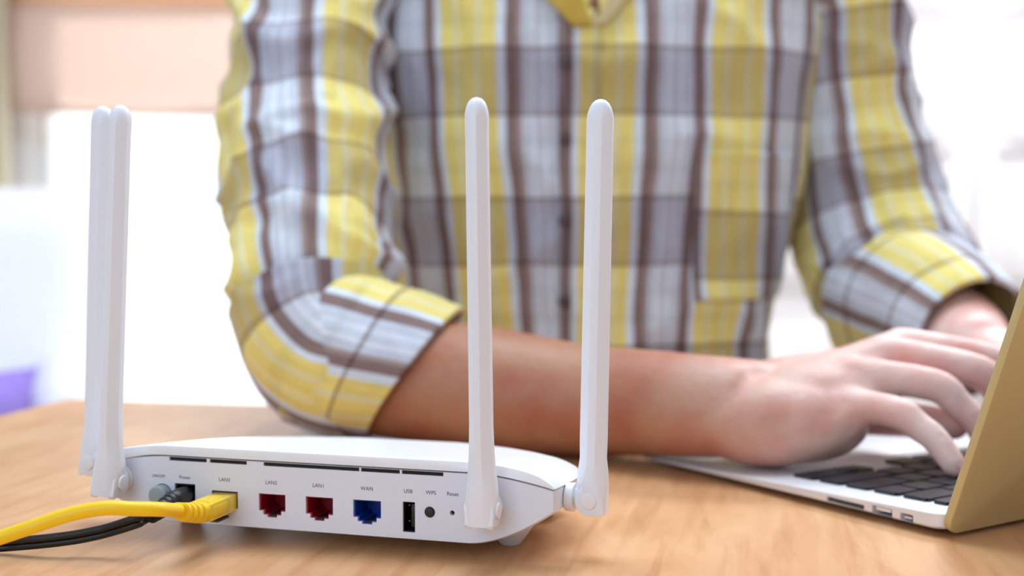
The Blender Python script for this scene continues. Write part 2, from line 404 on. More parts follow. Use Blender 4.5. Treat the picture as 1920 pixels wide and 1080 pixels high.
# ------------------------------------------------------------------ table
tb = empty('table', (-.376, 1.035, 0), radians(-11.5), 'light maple wood table with the router and laptop on it', 'table')
bm = bmesh.new(); box_bm(bm, 0, 1.75, -.92, 0, TZ - .03, TZ, .003, 2); from_bm('tabletop', bm, M['wood'], tb, auto=35)
for x in (.05, 1.64):
    for y in (-.87, -.11): box('leg', x, x + .06, y, y + .06, 0, TZ - .03, M['wood'], tb, .004)
box('apron', .11, 1.64, -.86, -.84, TZ - .11, TZ - .03, M['wood'], tb, .002); box('apron', .11, 1.64, -.08, -.06, TZ - .11, TZ - .03, M['wood'], tb, .002)

# ------------------------------------------------------------------ router
RTH = radians(-16); RO = Vector((-.0633, .535, TZ))
ro = empty('router', RO, RTH, 'white wifi router with four upright antennas and rear ports', 'router')
X0, HWD, YM = -.0265, .1110, .122
def wy(y): return HWD if y < .03 else HWD * max(1 - ((y - .03) / (YM - .03)) ** 3, .02) ** .5
def tilt(y, z): return z - .1 * y * (z - .0075) / .031
def zs(s):
    a = abs(s) * HWD; return .0385 - (.0055 * ((a - .075) / .036) ** 1.6 if a > .075 else 0)
def zb(s):
    a = abs(s) * HWD; return .0075 + (.0160 * ((a - .073) / .038) ** 1.7 if a > .073 else 0)
SS = [-1 + 2 * i / 72 for i in range(73)]
ys = [0, .0015, .01, .03, .045, .06, .072, .083, .093, .101, .108, .1135, .1175, .1203, .1217]
V = []; F = []; rn = 146
for k, y in enumerate(ys):
    g = 0 if k else .0006
    for s in SS: V.append((X0 + s * (wy(y) - g), y, tilt(y, zs(s)) - g * .5))
    lift = .016 * (max(y - .05, 0) / .072) ** 2
    for s in reversed(SS):
        z = zb(s); z = min(z + lift + g, zs(s) - .004); V.append((X0 + s * (wy(y) - g), y, tilt(y, z)))
for k in range(len(ys) - 1):
    a = k * rn; b = a + rn
    for i in range(rn): F.append((a + i, a + (i + 1) % rn, b + (i + 1) % rn, b + i))
F.append(tuple(range(rn))[::-1]); F.append(tuple((len(ys) - 1) * rn + i for i in range(rn)))
bm = bmesh.new(); bv = [bm.verts.new(v) for v in V]
for f in F: bm.faces.new([bv[i] for i in f])
body = from_bm('body', bm, M['white'], ro, auto=28)
def rj_profile(cx, ztop, grow=0):
    p = [(-6.6, 0), (6.6, 0), (6.6, -7.8), (4.5, -7.8), (4.5, -9.6), (2.4, -9.6), (2.4, -10.7), (-2.4, -10.7), (-2.4, -9.6), (-4.5, -9.6), (-4.5, -7.8), (-6.6, -7.8)]
    return [(cx + x / 1000, ztop + z / 1000) for x, z in p]
PORTS = [(-.0705, 'LAN3'), (-.0467, 'LAN2'), (-.0235, 'LAN1'), (-.0006, 'WAN')]
cutm = bmesh.new()
def cut_prism(prof, d):
    A = [cutm.verts.new((p[0], -.004, p[1])) for p in prof]; B = [cutm.verts.new((p[0], d, p[1])) for p in prof]; n = len(prof)
    cutm.faces.new(A); cutm.faces.new(B[::-1])
    for i in range(n): cutm.faces.new((A[i], A[(i + 1) % n], B[(i + 1) % n], B[i]))
def rect(x0, x1, z0, z1): return [(x0, z1), (x1, z1), (x1, z0), (x0, z0)]
def circ(cx, cz, r, n=24): return [(cx + r * cos(2 * pi * i / n), cz + r * sin(2 * pi * i / n)) for i in range(n)]
for cx, nm in PORTS: cut_prism(rj_profile(cx, .0238), .016)
cut_prism(rect(-.0962, -.0856, .0145, .0260), .014)
cut_prism(rect(.0162, .0219, .0109, .0243), .012)
cut_prism(circ(.0287, .0204, .0024), .004); cut_prism(circ(.0390, .0207, .0011), .006); cut_prism(circ(-.1025, .0205, .0049, 32), .004)
VENTS = [(-.0988, -.0795), (-.0780, -.0592), (-.0508, -.0042), (-.0034, .0149), (.0158, .0350)]
for a, b in VENTS: cut_prism(rect(a, b, .0364, .0381), .005)
bmesh.ops.recalc_face_normals(cutm, faces=cutm.faces)
cutter = from_bm('c', cutm, M['white'], ro)
cut(body, cutter)
body.data.polygons.foreach_set('use_smooth', [True] * len(body.data.polygons)); body.data.set_sharp_from_angle(angle=radians(28))
# top cover
V = []; F = []; ys2 = [-.0006, -.0002, .001] + ys[2:-1] + [.1212]
top0 = .0044
for k, y in enumerate(ys2):
    drop = (.0011, .0003, 0)[k] if k < 3 else 0
    gi = (.0004, .0001, 0)[k] if k < 3 else 0
    w_ = wy(max(y, 0)) + .0004 - gi
    fr_ = min(1, (YM - y) / .004)
    for s in SS:
        e = top0 * (1 - abs(s) ** 26) * fr_ ** .5
        V.append((X0 + s * w_, y, tilt(max(y, 0), zs(s) + .0006 + max(e - drop, .0003))))
    for s in reversed(SS): V.append((X0 + s * w_, y, tilt(max(y, 0), zs(s) + .0005)))
for k in range(len(ys2) - 1):
    a = k * rn; b = a + rn
    for i in range(rn): F.append((a + i, a + (i + 1) % rn, b + (i + 1) % rn, b + i))
F.append(tuple(range(rn))[::-1]); F.append(tuple((len(ys2) - 1) * rn + i for i in range(rn)))
bm = bmesh.new(); bv = [bm.verts.new(v) for v in V]
for f in F: bm.faces.new([bv[i] for i in f])
from_bm('top_cover', bm, M['white_top'], ro, auto=35)
for a, b in VENTS: box('vent_slot', a + .0001, b - .0001, .0009, .0049, .03645, .03805, M['darkin'], ro)
# sockets
for cx, nm in PORTS:
    mt = M['blue'] if nm == 'WAN' else M['red']
    # shell lining: thin walls inside the opening + back
    prof = rj_profile(cx, .0238); c0 = Vector((cx, .0238 - .0045))
    bm = bmesh.new(); n = len(prof)
    ins = [(p[0] - (p[0] - cx) / max(abs(p[0] - cx), 1e-6) * .0006, p[1] - (.0006 if p[1] > .0235 else -.0004)) for p in prof]
    rings = []
    for P_, y in ((prof, .0010), (ins, .0010), (ins, .0150), (prof, .0155)): rings.append([bm.verts.new((p[0], y, p[1])) for p in P_])
    for r0, r1 in zip(rings, rings[1:]):
        for i in range(n): bm.faces.new((r0[i], r0[(i + 1) % n], r1[(i + 1) % n], r1[i]))
    bm.faces.new(rings[2]); bm.faces.new(rings[3][::-1])
    pt = lab(from_bm('ethernet_port', bm, mt, ro), {'LAN3': 'red socket with the yellow plug in it', 'LAN2': 'red empty socket under LAN2', 'LAN1': 'red empty socket under LAN1', 'WAN': 'blue empty socket'}[nm])
    for i in range(8): box('contact_pin', cx - .0038 + i * .00102, cx - .0035 + i * .00102, .006, .014, .0222, .0228, M['gold'], pt)
    box('latch_notch', cx - .0023, cx + .0023, .0012, .009, .0133, .0145, M['darkin'], pt)
pj = box('power_jack', -.0959, -.0859, .0115, .0138, .0147, .0258, M['black'], ro)
bm = bmesh.new(); box_bm(bm, -.0961, -.0857, .001, .0118, .0252, .0259); box_bm(bm, -.0961, -.0955, .001, .0118, .0146, .0252); box_bm(bm, -.0862, -.0857, .001, .0118, .0146, .0252)
from_bm('jack_shell', bm, M['black'], pj); cyl('centre_pin', (-.0908, .009, .0205), (0, 1, 0), .0009, .006, M['metal'], pj, 12)
up_ = box('usb_port', .0163, .0218, .0100, .0118, .0110, .0242, M['black'], ro)
bm = bmesh.new()
for a in ((.01625, .01655), (.02155, .02185)): box_bm(bm, a[0], a[1], .0008, .0105, .0110, .0242)
box_bm(bm, .01655, .02155, .0008, .0105, .0110, .0113); box_bm(bm, .01655, .02155, .0008, .0105, .0239, .0242)
from_bm('usb_shell', bm, M['black'], up_); box('usb_tongue', .0190, .0210, .003, .0105, .0125, .0227, M['black'], up_, .0002)
for z in (.0148, .0218): cyl('spring_dimple', (.0176, .0050, z), (0, 1, 0), .0003, .001, M['metal'], up_, 10)
cyl('power_button', (-.1025, -.0008, .0205), (0, 1, 0), .0046, .0088, M['greybtn'], ro, 40, .0009)
cyl('wps_button', (.0287, .0004, .0204), (0, 1, 0), .0021, .0030, M['black'], ro, 28, .0005)
cyl('reset_hole', (.0390, .0040, .0207), (0, 1, 0), .00105, .003, M['darkin'], ro, 20)
def text(body_, x, z, size):
    c = bpy.data.curves.new('t', 'FONT'); c.body = body_; c.size = size; c.align_x = 'CENTER'; c.extrude = .00003
    o = bpy.data.objects.new('port_label', c); COL.objects.link(o); bpy.context.view_layer.update()
    me = bpy.data.meshes.new_from_object(o.evaluated_get(bpy.context.evaluated_depsgraph_get())); bpy.data.objects.remove(o)
    o = bpy.data.objects.new('port_label', me); me.materials.clear(); me.materials.append(M['greyink']); link(o, ro)
    o.location = (x, -.00006, z); o.rotation_euler = (pi / 2, 0, 0); o['label'] = 'grey printed word ' + body_
for tx, x, s in (('ON/OFF', -.1045, .0019), ('Power', -.0908, .0022), ('LAN3', -.0705, .0024), ('LAN2', -.0470, .0024), ('LAN1', -.0238, .0024),
              ('WAN', -.0006, .0024), ('USB', .0188, .0024), ('WPS', .0293, .0024), ('Reset', .0393, .0024)): text(tx, x, .0282, s)
for x in (.0554, -.1084):
    for y in (.034, .094):
        cyl('foot', (x, y, .0056), (0, 0, 1), .0045, .0112, M['white'], ro, 28, .0005, r2=.0125)
# antennas
def antenna(x, y, z, rz, lean_hinge, lean_other):
    """local: hinge axis X, neck along +Y into the body, blade up Z"""
    V = []; F = []
    # hexagonal blade lofted from the base
    prof = [(-1, -.35), (-.45, -1), (.45, -1), (1, -.35), (1, .35), (.45, 1), (-.45, 1), (-1, .35)]
    lv = [(-.0058, .0061, .0024, -.0040), (-.0030, .0064, .0031, -.0034), (.0, .0066, .0042, -.0024), (.0032, .0067, .0060, -.0007), (.007, .0067, .0067), (.012, .0063, .0064), (.018, .0057, .0058), (.026, .0052, .0060), (.036, .0049, .0060), (.10, .0048, .0059), (.155, .0048, .0058),
          (.1635, .0049, .0058), (.1660, .0048, .0055), (.1685, .0043, .0048), (.1705, .0034, .0037), (.1718, .0021, .0022), (.1723, .0008, .0008)]
    hexr = []
    for zz, hx, hy, *cy in lv:
        cy = cy[0] if cy else 0
        k = min(1, max(0, (zz - .163) / .004)); ring = []
        for i in range(32):
            a = 2 * pi * i / 32 + pi / 32; c, s = cos(a), sin(a)
            n = 3.2 - 1.2 * k; r = (abs(c) ** n + abs(s) ** n) ** (-1 / n)
            # chamfered edges
            if k < 1: r = min(r, (1.27 + .25 * max(0, min(1, (.016 - zz) / .012))) / (abs(c) + abs(s))) * (1 - k) + r * k
            ring.append((hx * r * c, hy * r * s + cy, zz))
        hexr.append(ring)
    for ring in hexr: V += ring
    for k in range(len(hexr) - 1):
        for i in range(32): a = k * 32 + i; b = k * 32 + (i + 1) % 32; F.append((a, b, b + 32, a + 32))
    F.append(tuple(range(32))[::-1]); F.append(tuple((len(hexr) - 1) * 32 + i for i in range(32)))
    an = mesh_obj('antenna', V, F, M['antenna'], ro, smooth=True, auto=24)
    # clevis base: two cheeks around the knuckle with a bridge on the outer side
    def side(r, zz0): 
        P = [(r * cos(a), r * sin(a)) for a in [radians(q) for q in range(-115, 91, 15)]]
        return P[:-1] + [(-.0036, .0040), (-.0052, .0020), (-.0060, -.0052), (-.0048, -.0068)]
    for s in (-1, 1):
        a, b = sorted((s * .0063, s * .0026)); prism('hinge_cheek', side(.0068, 0), 'yz', a, b, M['antenna'], an, .0007)
    prism('hinge_bridge', [(-.0018, .0052), (-.0052, .0052), (-.0056, -.0045), (-.0040, -.0048), (-.0024, .0010)], 'yz', -.0030, .0030, M['antenna'], an, .0003)
    for s in (-1, 1):
        cyl('pin_cap', (s * .0069, .0004, .0002), (1, 0, 0), .0034, .0011, M['hingepl'], an, 32, .0003)
    # knuckle fixed to the body
    kn = cyl('hinge_knuckle', (0, .0002, 0), (1, 0, 0), .0056, .0048, M['hingepl'], an, 32, .0004)
    bm = bmesh.new(); cyl_bm(bm, (0, .0060, 0), (0, 1, 0), .0024, .0044, .004, 28); cyl_bm(bm, (0, .0098, 0), (0, 1, 0), .0064, .0060, .0042, 32, .0006)
    from_bm('swivel_collar', bm, M['hingepl'], an, auto=35)
    an.location = (x, y, z); an.rotation_euler = (lean_hinge, lean_other, rz)
    an.rotation_mode = 'XYZ'
    return an
lab(antenna(.0560, -.0105, .0252, 0, 0, radians(-.8)), 'upright antenna at the right rear')
lab(antenna(-.1240, -.0100, .0270, 0, 0, radians(3.0)), 'upright antenna at the left rear')
lab(antenna(.0965, .0200, .0262, pi / 2, radians(1.0), 0), 'upright antenna on the right side')
lab(antenna(-.1520, .0200, .0300, -pi / 2, radians(-2.4), 0), 'upright antenna on the left side')

# ------------------------------------------------------------------ network cable (yellow)
def RL(x, y, z): return RO + Matrix.Rotation(RTH, 3, 'Z') @ Vector((x, y, z))
pl = empty('network_cable', RL(-.0705, -.012, 0), RTH, 'yellow network cable plugged into the LAN3 socket', 'cable')
px, pz = 0, .0188
pbody = box('plug_body', -.0058, .0058, -.010, .020, .0150, .0228, M['yellowplug'], pl, .0006)
bm = bmesh.new(); box_bm(bm, -.00615, .00615, .0125, .0195, .0146, .0232, .0003)
from_bm('plug_shield', bm, M['slot'], pbody, auto=35)
box('latch', -.0022, .0022, .002, .012, .0116, .0126, M['slot'], pl, .0003)
secs = [(.0055, .0060, .0042, .0189), (.0050, .0064, .0046, .0189), (-.004, .0064, .0047, .0189), (-.0085, .0062, .0047, .0190), (-.0090, .0054, .0040, .0191), (-.0100, .0054, .0040, .0192), (-.0105, .0060, .0046, .0192), (-.0140, .0058, .0046, .0196), (-.0145, .0048, .0038, .0197), (-.0152, .0048, .0038, .0198), (-.0160, .0054, .0044, .0200), (-.0182, .0053, .0044, .0206),
        (-.0186, .0043, .0036, .0207), (-.0194, .0043, .0036, .0208), (-.0198, .0050, .0043, .0210), (-.0220, .0049, .0042, .0216), (-.0224, .0039, .0034, .0217), (-.0232, .0039, .0034, .0219), (-.0236, .0046, .0041, .0221), (-.0256, .0045, .0040, .0227), (-.0262, .0034, .0033, .0229)]
V = []; F = []
for y, hx, hz, zc in secs:
    for i in range(24):
        a = 2 * pi * i / 24; c, s = cos(a), sin(a); r = (abs(c) ** 3 + abs(s) ** 3) ** (-1 / 3)
        V.append((hx * r * c - .0004 * 0, y, zc + hz * r * s))
for k in range(len(secs) - 1):
    for i in range(24): a = k * 24 + i; b = k * 24 + (i + 1) % 24; F.append((a, b, b + 24, a + 24))
F.append(tuple(range(24))[::-1]); F.append(tuple((len(secs) - 1) * 24 + i for i in range(24)))
mesh_obj('plug_boot', V, F, M['yellow'], pl, smooth=True, auto=40)
inv = (Matrix.Translation(pl.location) @ Matrix.Rotation(RTH, 4, 'Z')).inverted()
start = pl.location + Matrix.Rotation(RTH, 3, 'Z') @ Vector((0, -.022, .0217))
start2 = pl.location + Matrix.Rotation(RTH, 3, 'Z') @ Vector((0, -.028, .0236))
cpts = [start, start2, W(300, 955, .502), W(250, 954, .497), W(195, 953, .495), W(130, 965, .495), W(60, 988, .495), W(0, 1008, .495), W(-90, 1040, .49), W(-200, 1066, .49), W(-340, 1086, .487), Vector((-.325, .44, TZ + .0035)), Vector((-.355, .35, TZ + .0035)), Vector((-.37, .25, TZ + .0035))]
tube_obj('cable_jacket', [inv @ p for p in cpts], [.0030] * len(cpts), M['yellow'], pl, seg=20, nsub=10)
# ------------------------------------------------------------------ power cable (black)
pw = empty('power_cable', RL(-.0908, -.010, 0), RTH, 'black twin power cable plugged into the socket under Power', 'cable')
V = []; F = []
secs = [(.0195, .0028, .0205), (.012, .0028, .0205), (.0115, .0044, .0205), (.006, .0046, .0203), (.000, .0046, .0198)]
for k in range(5): secs += [(-.0012 - k * .0024, .0038 - k * .0002, .0196 - k * .0007), (-.0019 - k * .0024, .0045 - k * .0002, .0194 - k * .0007), (-.0030 - k * .0024, .0045 - k * .0002, .0191 - k * .0007)]
for y, r, zc in secs:
    for i in range(24): a = 2 * pi * i / 24; V.append((r * cos(a) - max(-y, 0) * .25, y, zc + r * sin(a)))
for k in range(len(secs) - 1):
    for i in range(24): a = k * 24 + i; b = k * 24 + (i + 1) % 24; F.append((a, b, b + 24, a + 24))
F.append(tuple(range(24))[::-1]); F.append(tuple((len(secs) - 1) * 24 + i for i in range(24)))
mesh_obj('plug_boot', V, F, M['black'], pw, smooth=True, auto=40)
inv = (Matrix.Translation(pw.location) @ Matrix.Rotation(RTH, 4, 'Z')).inverted()
st = [pw.location + Matrix.Rotation(RTH, 3, 'Z') @ Vector((-.0026, -.010, .0166)), pw.location + Matrix.Rotation(RTH, 3, 'Z') @ Vector((-.0050, -.017, .0150))]
cp = st + [W(255, 978, .532), W(200, 995, .535), W(150, 1006, .535), W(100, 1013, .535), W(50, 1018, .537), W(0, 1022, .540), W(-100, 1029, .531), W(-250, 1031, .530), W(-330, 1031, .529), Vector((-.35, .49, TZ + .0042)), Vector((-.39, .41, TZ + .0042)), Vector((-.41, .29, TZ + .0042))]
for s in (-1, 1):
    pts = []
    for i, p in enumerate(cp):
        k = min(1, i / 2); pts.append(inv @ (p + Vector((0, -.0004 * s, .0015 * s)) * k))
    tube_obj('cable_strand', pts, [.0017] * len(pts), M['blackcable'], pw, seg=14, nsub=10)

# ------------------------------------------------------------------ laptop
LU = Vector((-.54, .84, 0)).normalized(); LW = Vector((.84, .54, 0)).normalized()
LO = Vector((.199, .559, TZ))
la = bpy.data.objects.new('laptop', None); COL.objects.link(la); la.location = LO
la.rotation_euler = (0, 0, math.atan2(LW.y, LW.x)); la['label'] = 'open thin laptop with silver base and lid coloured by a painted warm reflection under the hands'; la['category'] = 'laptop'
# local axes: x = away along hinge (w), y = toward the user (u)
LL, LD = .325, .227
def top_z(u): return .0114 - u / LD * .0072
def bot_z(u): return .0028 + .0006 * (u / LD)
def outline(inset=0, r=.010, n=6):
    P = []
    for cx, cy, a0 in ((LL - r, r, -90), (LL - r, LD - r, 0), (r, LD - r, 90), (r, r, 180)):
        for i in range(n + 1):
            a = radians(a0 + 90 * i / n); P.append((cx + (r - inset) * cos(a), cy + (r - inset) * sin(a)))
    return P
V = []; F = []; rings = [(.010, 0, 'b'), (.0035, .0004, 'b'), (.0010, .0012, 'b'), (.0001, .0022, 'b'), (0, -.0006, 't'), (.0003, -.0001, 't'), (.0007, 0, 't')]
n = len(outline())
for ins, dz, w_ in rings:
    for (x, y), (x2, y2) in zip(outline(ins), outline()):
        yy = y2
        V.append((x, y, (bot_z(yy) if w_ == 'b' else top_z(yy)) + dz * (1 if w_ == 't' else min(1, (top_z(yy) - bot_z(yy)) / .008))))
for k in range(len(rings) - 1):
    for i in range(n): a = k * n + i; b = k * n + (i + 1) % n; F.append((a, b, b + n, a + n))
F.append(tuple(range(n))[::-1]); F.append(tuple((len(rings) - 1) * n + i for i in range(n)))
bm = bmesh.new(); bv = [bm.verts.new(v) for v in V]
for f in F: bm.faces.new([bv[i] for i in f])
bmesh.ops.recalc_face_normals(bm, faces=bm.faces)
base = from_bm('base', bm, M['alu'], la, auto=30)
cb = bmesh.new()
box_bm(cb, -.003, .012, .0471, .0715, .0048, .0072, .0005, 2)       # card slot
box_bm(cb, -.003, .012, .0299, .0422, .0036, .0084, .0003, 1)       # usb
box_bm(cb, -.003, .010, .0175, .0251, .0040, .0080, .0008, 2)       # small display port
cut(base, from_bm('c', cb, M['alu'], la))
base.data.polygons.foreach_set('use_smooth', [True] * len(base.data.polygons)); base.data.set_sharp_from_angle(angle=radians(30))
box('card_slot', .0015, .0118, .0473, .0713, .0049, .0071, M['slot'], la); 
us = box('usb_port', .0090, .0118, .0301, .0420, .0037, .0083, M['slot'], la); box('usb_tongue', .001, .0092, .0318, .0405, .0062, .0078, M['frame'], us, .0002)
dp = box('display_port', .0070, .0098, .0177, .0249, .0041, .0079, M['slot'], la); box('port_tongue', .001, .0072, .0192, .0235, .0056, .0064, M['alu'], dp, .0001)
tp = box('trackpad', .110, .215, .132, .208, -.0012, .0002, M['alu'], la, .0003); tp.matrix_local = Matrix.Translation((0, 0, .0114)) @ Matrix.Rotation(-.0072 / LD, 4, 'X')
SL = Matrix.Translation((0, 0, .0114)) @ Matrix.Rotation(-.0072 / LD, 4, 'X')
def key_mesh(wd_, dp_):
    bm = bmesh.new(); r = bmesh.ops.create_cube(bm, size=1)
    bmesh.ops.scale(bm, vec=(wd_, dp_, .0016), verts=r['verts'])
    bmesh.ops.bevel(bm, geom=[e for e in bm.edges if abs(e.verts[0].co.z - e.verts[1].co.z) > .001], offset=.0012, segments=2, affect='EDGES')
    bmesh.ops.bevel(bm, geom=[e for e in bm.edges if e.verts[0].co.z > 0 and e.verts[1].co.z > 0 and len(e.link_faces) == 2 and any(abs(f.normal.z) < .5 for f in e.link_faces)], offset=.0002, segments=1, affect='EDGES')
    me = bpy.data.meshes.new('key'); bm.to_mesh(me); bm.free(); me.materials.append(M['key']); return me
kcache = {}
def key(w0, w1, u0, u1):
    k = (round(w1 - w0, 4), round(u1 - u0, 4))
    if k not in kcache: kcache[k] = key_mesh(*k)
    o = link(bpy.data.objects.new('key', kcache[k]), la); o.matrix_local = SL @ Matrix.Translation(((w0 + w1) / 2, (u0 + u1) / 2, .0009))
KW0, KW1 = .019, .306; G = .0030
def row(units, u0, u1, w0=KW0, w1=KW1):
    tot = sum(units); sc = (w1 - w0 + G) / tot; w_ = w0
    for q in units:
        if q > 0: key(w_, w_ + q * sc - G, u0, u1)
        w_ += abs(q) * sc
row([1] * 14, .0125, .0217)
row([1.5] + [1] * 13, .0245, .0400); row([1] * 13 + [1.5], .0430, .0585); row([1.75] + [1] * 11 + [1.75], .0615, .0770); row([2.25] + [1] * 10 + [2.25], .0800, .0955)
row([1.25, 1, -1, 1, 1.25, 5, 1.25, 1, 1, 1], .0985, .1140, KW0 + 0, KW1)
_w = KW0 + 0
key(KW0 + .0212 + .0022, KW0 + .0212 + .0175, .0985, .1055); key(KW0 + .0212 + .0022, KW0 + .0212 + .0175, .1070, .1140)
# lid
a = radians(19); hl = .222
lm = Matrix.Translation((0, .004, .0040)) @ Matrix.Rotation(a, 4, 'X')      # leans away from the user (-y)
P = []
for cx, cz, a0, r in ((LL - .008, .008, -90, .008), (LL - .009, hl - .009, 0, .009), (.009, hl - .009, 90, .009), (.008, .008, 180, .008)):
    for i in range(7): q = radians(a0 + 15 * i); P.append((cx + r * cos(q), cz + r * sin(q)))
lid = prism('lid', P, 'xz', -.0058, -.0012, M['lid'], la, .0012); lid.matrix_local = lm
scr = box('screen', .012, LL - .012, -.00135, -.0008, .014, hl - .010, M['darkin'], lid, .0001)
cyl('hinge_barrel', (LL / 2, .004, .0065), (1, 0, 0), .0034, .25, M['black'], la, 20)
for x in (.02, LL - .02):
    for y in (.02, LD - .02): cyl('rubber_foot', (x, y, .0012), (0, 0, 1), .006, .0024, M['black'], la, 20)

# ------------------------------------------------------------------ person
TCX, TCY = .070, 1.100
TR = [(-.20, .175, .125), (-.10, .168, .122), (0, .158, .116), (.05, .158, .113), (.12, .172, .113), (.20, .186, .116), (.28, .194, .117), (.35, .196, .108), (.40, .188, .090), (.43, .160, .076), (.455, .110, .064), (.47, .075, .058)]
def tor(z):
    if z <= TR[0][0]: return TR[0][1:]
    for (a, b, c), (d, e, f) in zip(TR, TR[1:]):
        if z <= d:
            k = (z - a) / (d - a); k = k * k * (3 - 2 * k) if False else k; return b + (e - b) * k, c + (f - c) * k
    return TR[-1][1:]
def fold(p):                                       # cloth relief of the torso, in metres
    q = Vector((p.x * 14, p.y * 6, p.z * 4.5)); a = noise.noise(q) * .006
    r = 1 - abs(noise.noise(Vector((p.x * 9 + p.z * 5, p.y * 5, p.z * 8 - p.x * 4)) + Vector((4, 2, 7))) * 2); a += .006 * r ** 3
    a += .0025 * noise.noise(p * 32)
    return a
NN = 2.5
def tpoint(th, z, off=0):
    hw, hd = tor(z); c, s = cos(th), sin(th); r = (abs(c) ** NN + abs(s) ** NN) ** (-1 / NN)
    x, y = hw * r * c, hd * r * s; p = Vector((TCX + x, TCY + y, z)); d = Vector((x / hw / hw, y / hd / hd, 0)).normalized()
    return p + d * (fold(p) + off) + Vector((0, 0, TZ))
arc = [0.]; NTH = 160
for i in range(NTH):                                # arc length round the chest ring from the front centre
    def q(i_):
        th = -pi / 2 + 2 * pi * i_ / NTH; c, s = cos(th), sin(th); r = (abs(c) ** NN + abs(s) ** NN) ** (-1 / NN); return Vector((.176 * r * c, .113 * r * s))
    arc.append(arc[-1] + (q(i + 1) - q(i)).length)
per = arc[-1]
pe = empty('person', (TCX, TCY, 0), 0, 'person in a yellow and grey plaid shirt typing at the laptop', 'person')
PINV = Matrix.Translation((-TCX, -TCY, 0))
def loc(V): return [PINV @ Vector(v) for v in V]
VOFF = .171 - .12 * .475 + .0; UOFF = .070 + .047
V = []; F = []; UV = []; NZ = 120; zz0, zz1 = -.20, .47
for j in range(NZ + 1):
    z = zz0 + (zz1 - zz0) * j / NZ
    for i in range(NTH + 1):
        th = -pi / 2 + 2 * pi * i / NTH; V.append(tpoint(th, z))
        u = arc[i] if i <= NTH / 2 else arc[i] - per
        UV.append((u + UOFF if not (i == NTH) else UOFF + u, z - .113))
# front seam of the UV sits at the back: duplicate columns keep it clean
for j in range(NZ):
    z = zz0 + (zz1 - zz0) * (j + .5) / NZ
    for i in range(NTH):
        if i == NTH // 2: pass
        p = (V[j * (NTH + 1) + i] + V[(j + 1) * (NTH + 1) + i + 1]) / 2
        if p.y < TCY and z > .315 and abs(p.x - .066) < (z - .312) * .42: continue
        a_ = j * (NTH + 1) + i; F.append((a_, a_ + 1, a_ + NTH + 2, a_ + NTH + 1))
shirt = mesh_obj('shirt', loc(V), F, M['plaid'], pe, smooth=True, uvs=UV)
# the wrap column at the back
uvl = shirt.data.uv_layers[0].data
for pl_ in shirt.data.polygons:
    us_ = [uvl[k].uv.x for k in pl_.loop_indices]
    if max(us_) - min(us_) > per / 2:
        for k in pl_.loop_indices:
            if uvl[k].uv.x < UOFF and max(us_) > UOFF + per / 4: uvl[k].uv.x += per
bake(shirt, ('SOLIDIFY', dict(thickness=.0015, offset=-1)))
def front(x, z, off=0):
    hw, hd = tor(z); k = min(abs((x - TCX) / hw), .999); y = TCY - hd * (1 - k ** NN) ** (1 / NN)
    p = Vector((x, y, z)); dx, dy = (x - TCX) / hw / hw, (y - TCY) / hd / hd; d = Vector((dx, dy, 0)).normalized()
    return p + d * (fold(p) + off) + Vector((0, 0, TZ))
def patch(name, xf, z0, z1, nx, nz, off, mat, uvo=(0, 0), th=.0015):
    V = []; F = []; UV = []
    for j in range(nz + 1):
        z = z0 + (z1 - z0) * j / nz; xa, xb = xf(z)
        for i in range(nx + 1):
            x = xa + (xb - xa) * i / nx; V.append(front(x, z, off)); UV.append((x - TCX + UOFF + uvo[0], z - .113 + uvo[1]))
    for j in range(nz):
        for i in range(nx): a_ = j * (nx + 1) + i; F.append((a_, a_ + 1, a_ + nx + 2, a_ + nx + 1))
    o = mesh_obj(name, loc(V), F, mat, pe, smooth=True, uvs=UV); bake(o, ('SOLIDIFY', dict(thickness=th, offset=-1))); return o
patch('button_placket', lambda z: (.039, .066), -.12, .318, 6, 90, .0022, M['plaid'])
patch('chest_pocket', lambda z: (.146, .232), .085, .206, 18, 26, .0024, M['plaid'], (-.004, .012))
M['cream'] = material('cream_collar_cotton', srgb(206, 186, 140), .85); M['ochre'] = material('ochre_collar_cotton', srgb(200, 168, 72), .85)
patch('collar', lambda z: (.064 - (z - .30) * .95 - .012, .0655 - (z - .30) * .36), .303, .445, 10, 24, .0065, M['ochre'])
patch('collar', lambda z: (.0655 + (z - .30) * .36, .070 + (z - .30) * .80), .303, .445, 10, 24, .0065, M['cream'])
for z in (.275, .215, .150, .085, .02, -.05):
    p = front(.0425, z, .0045); cyl('button', PINV @ p, (0, 1, 0), .0052, .0025, M['shirtbtn'], pe, 20, .0006)

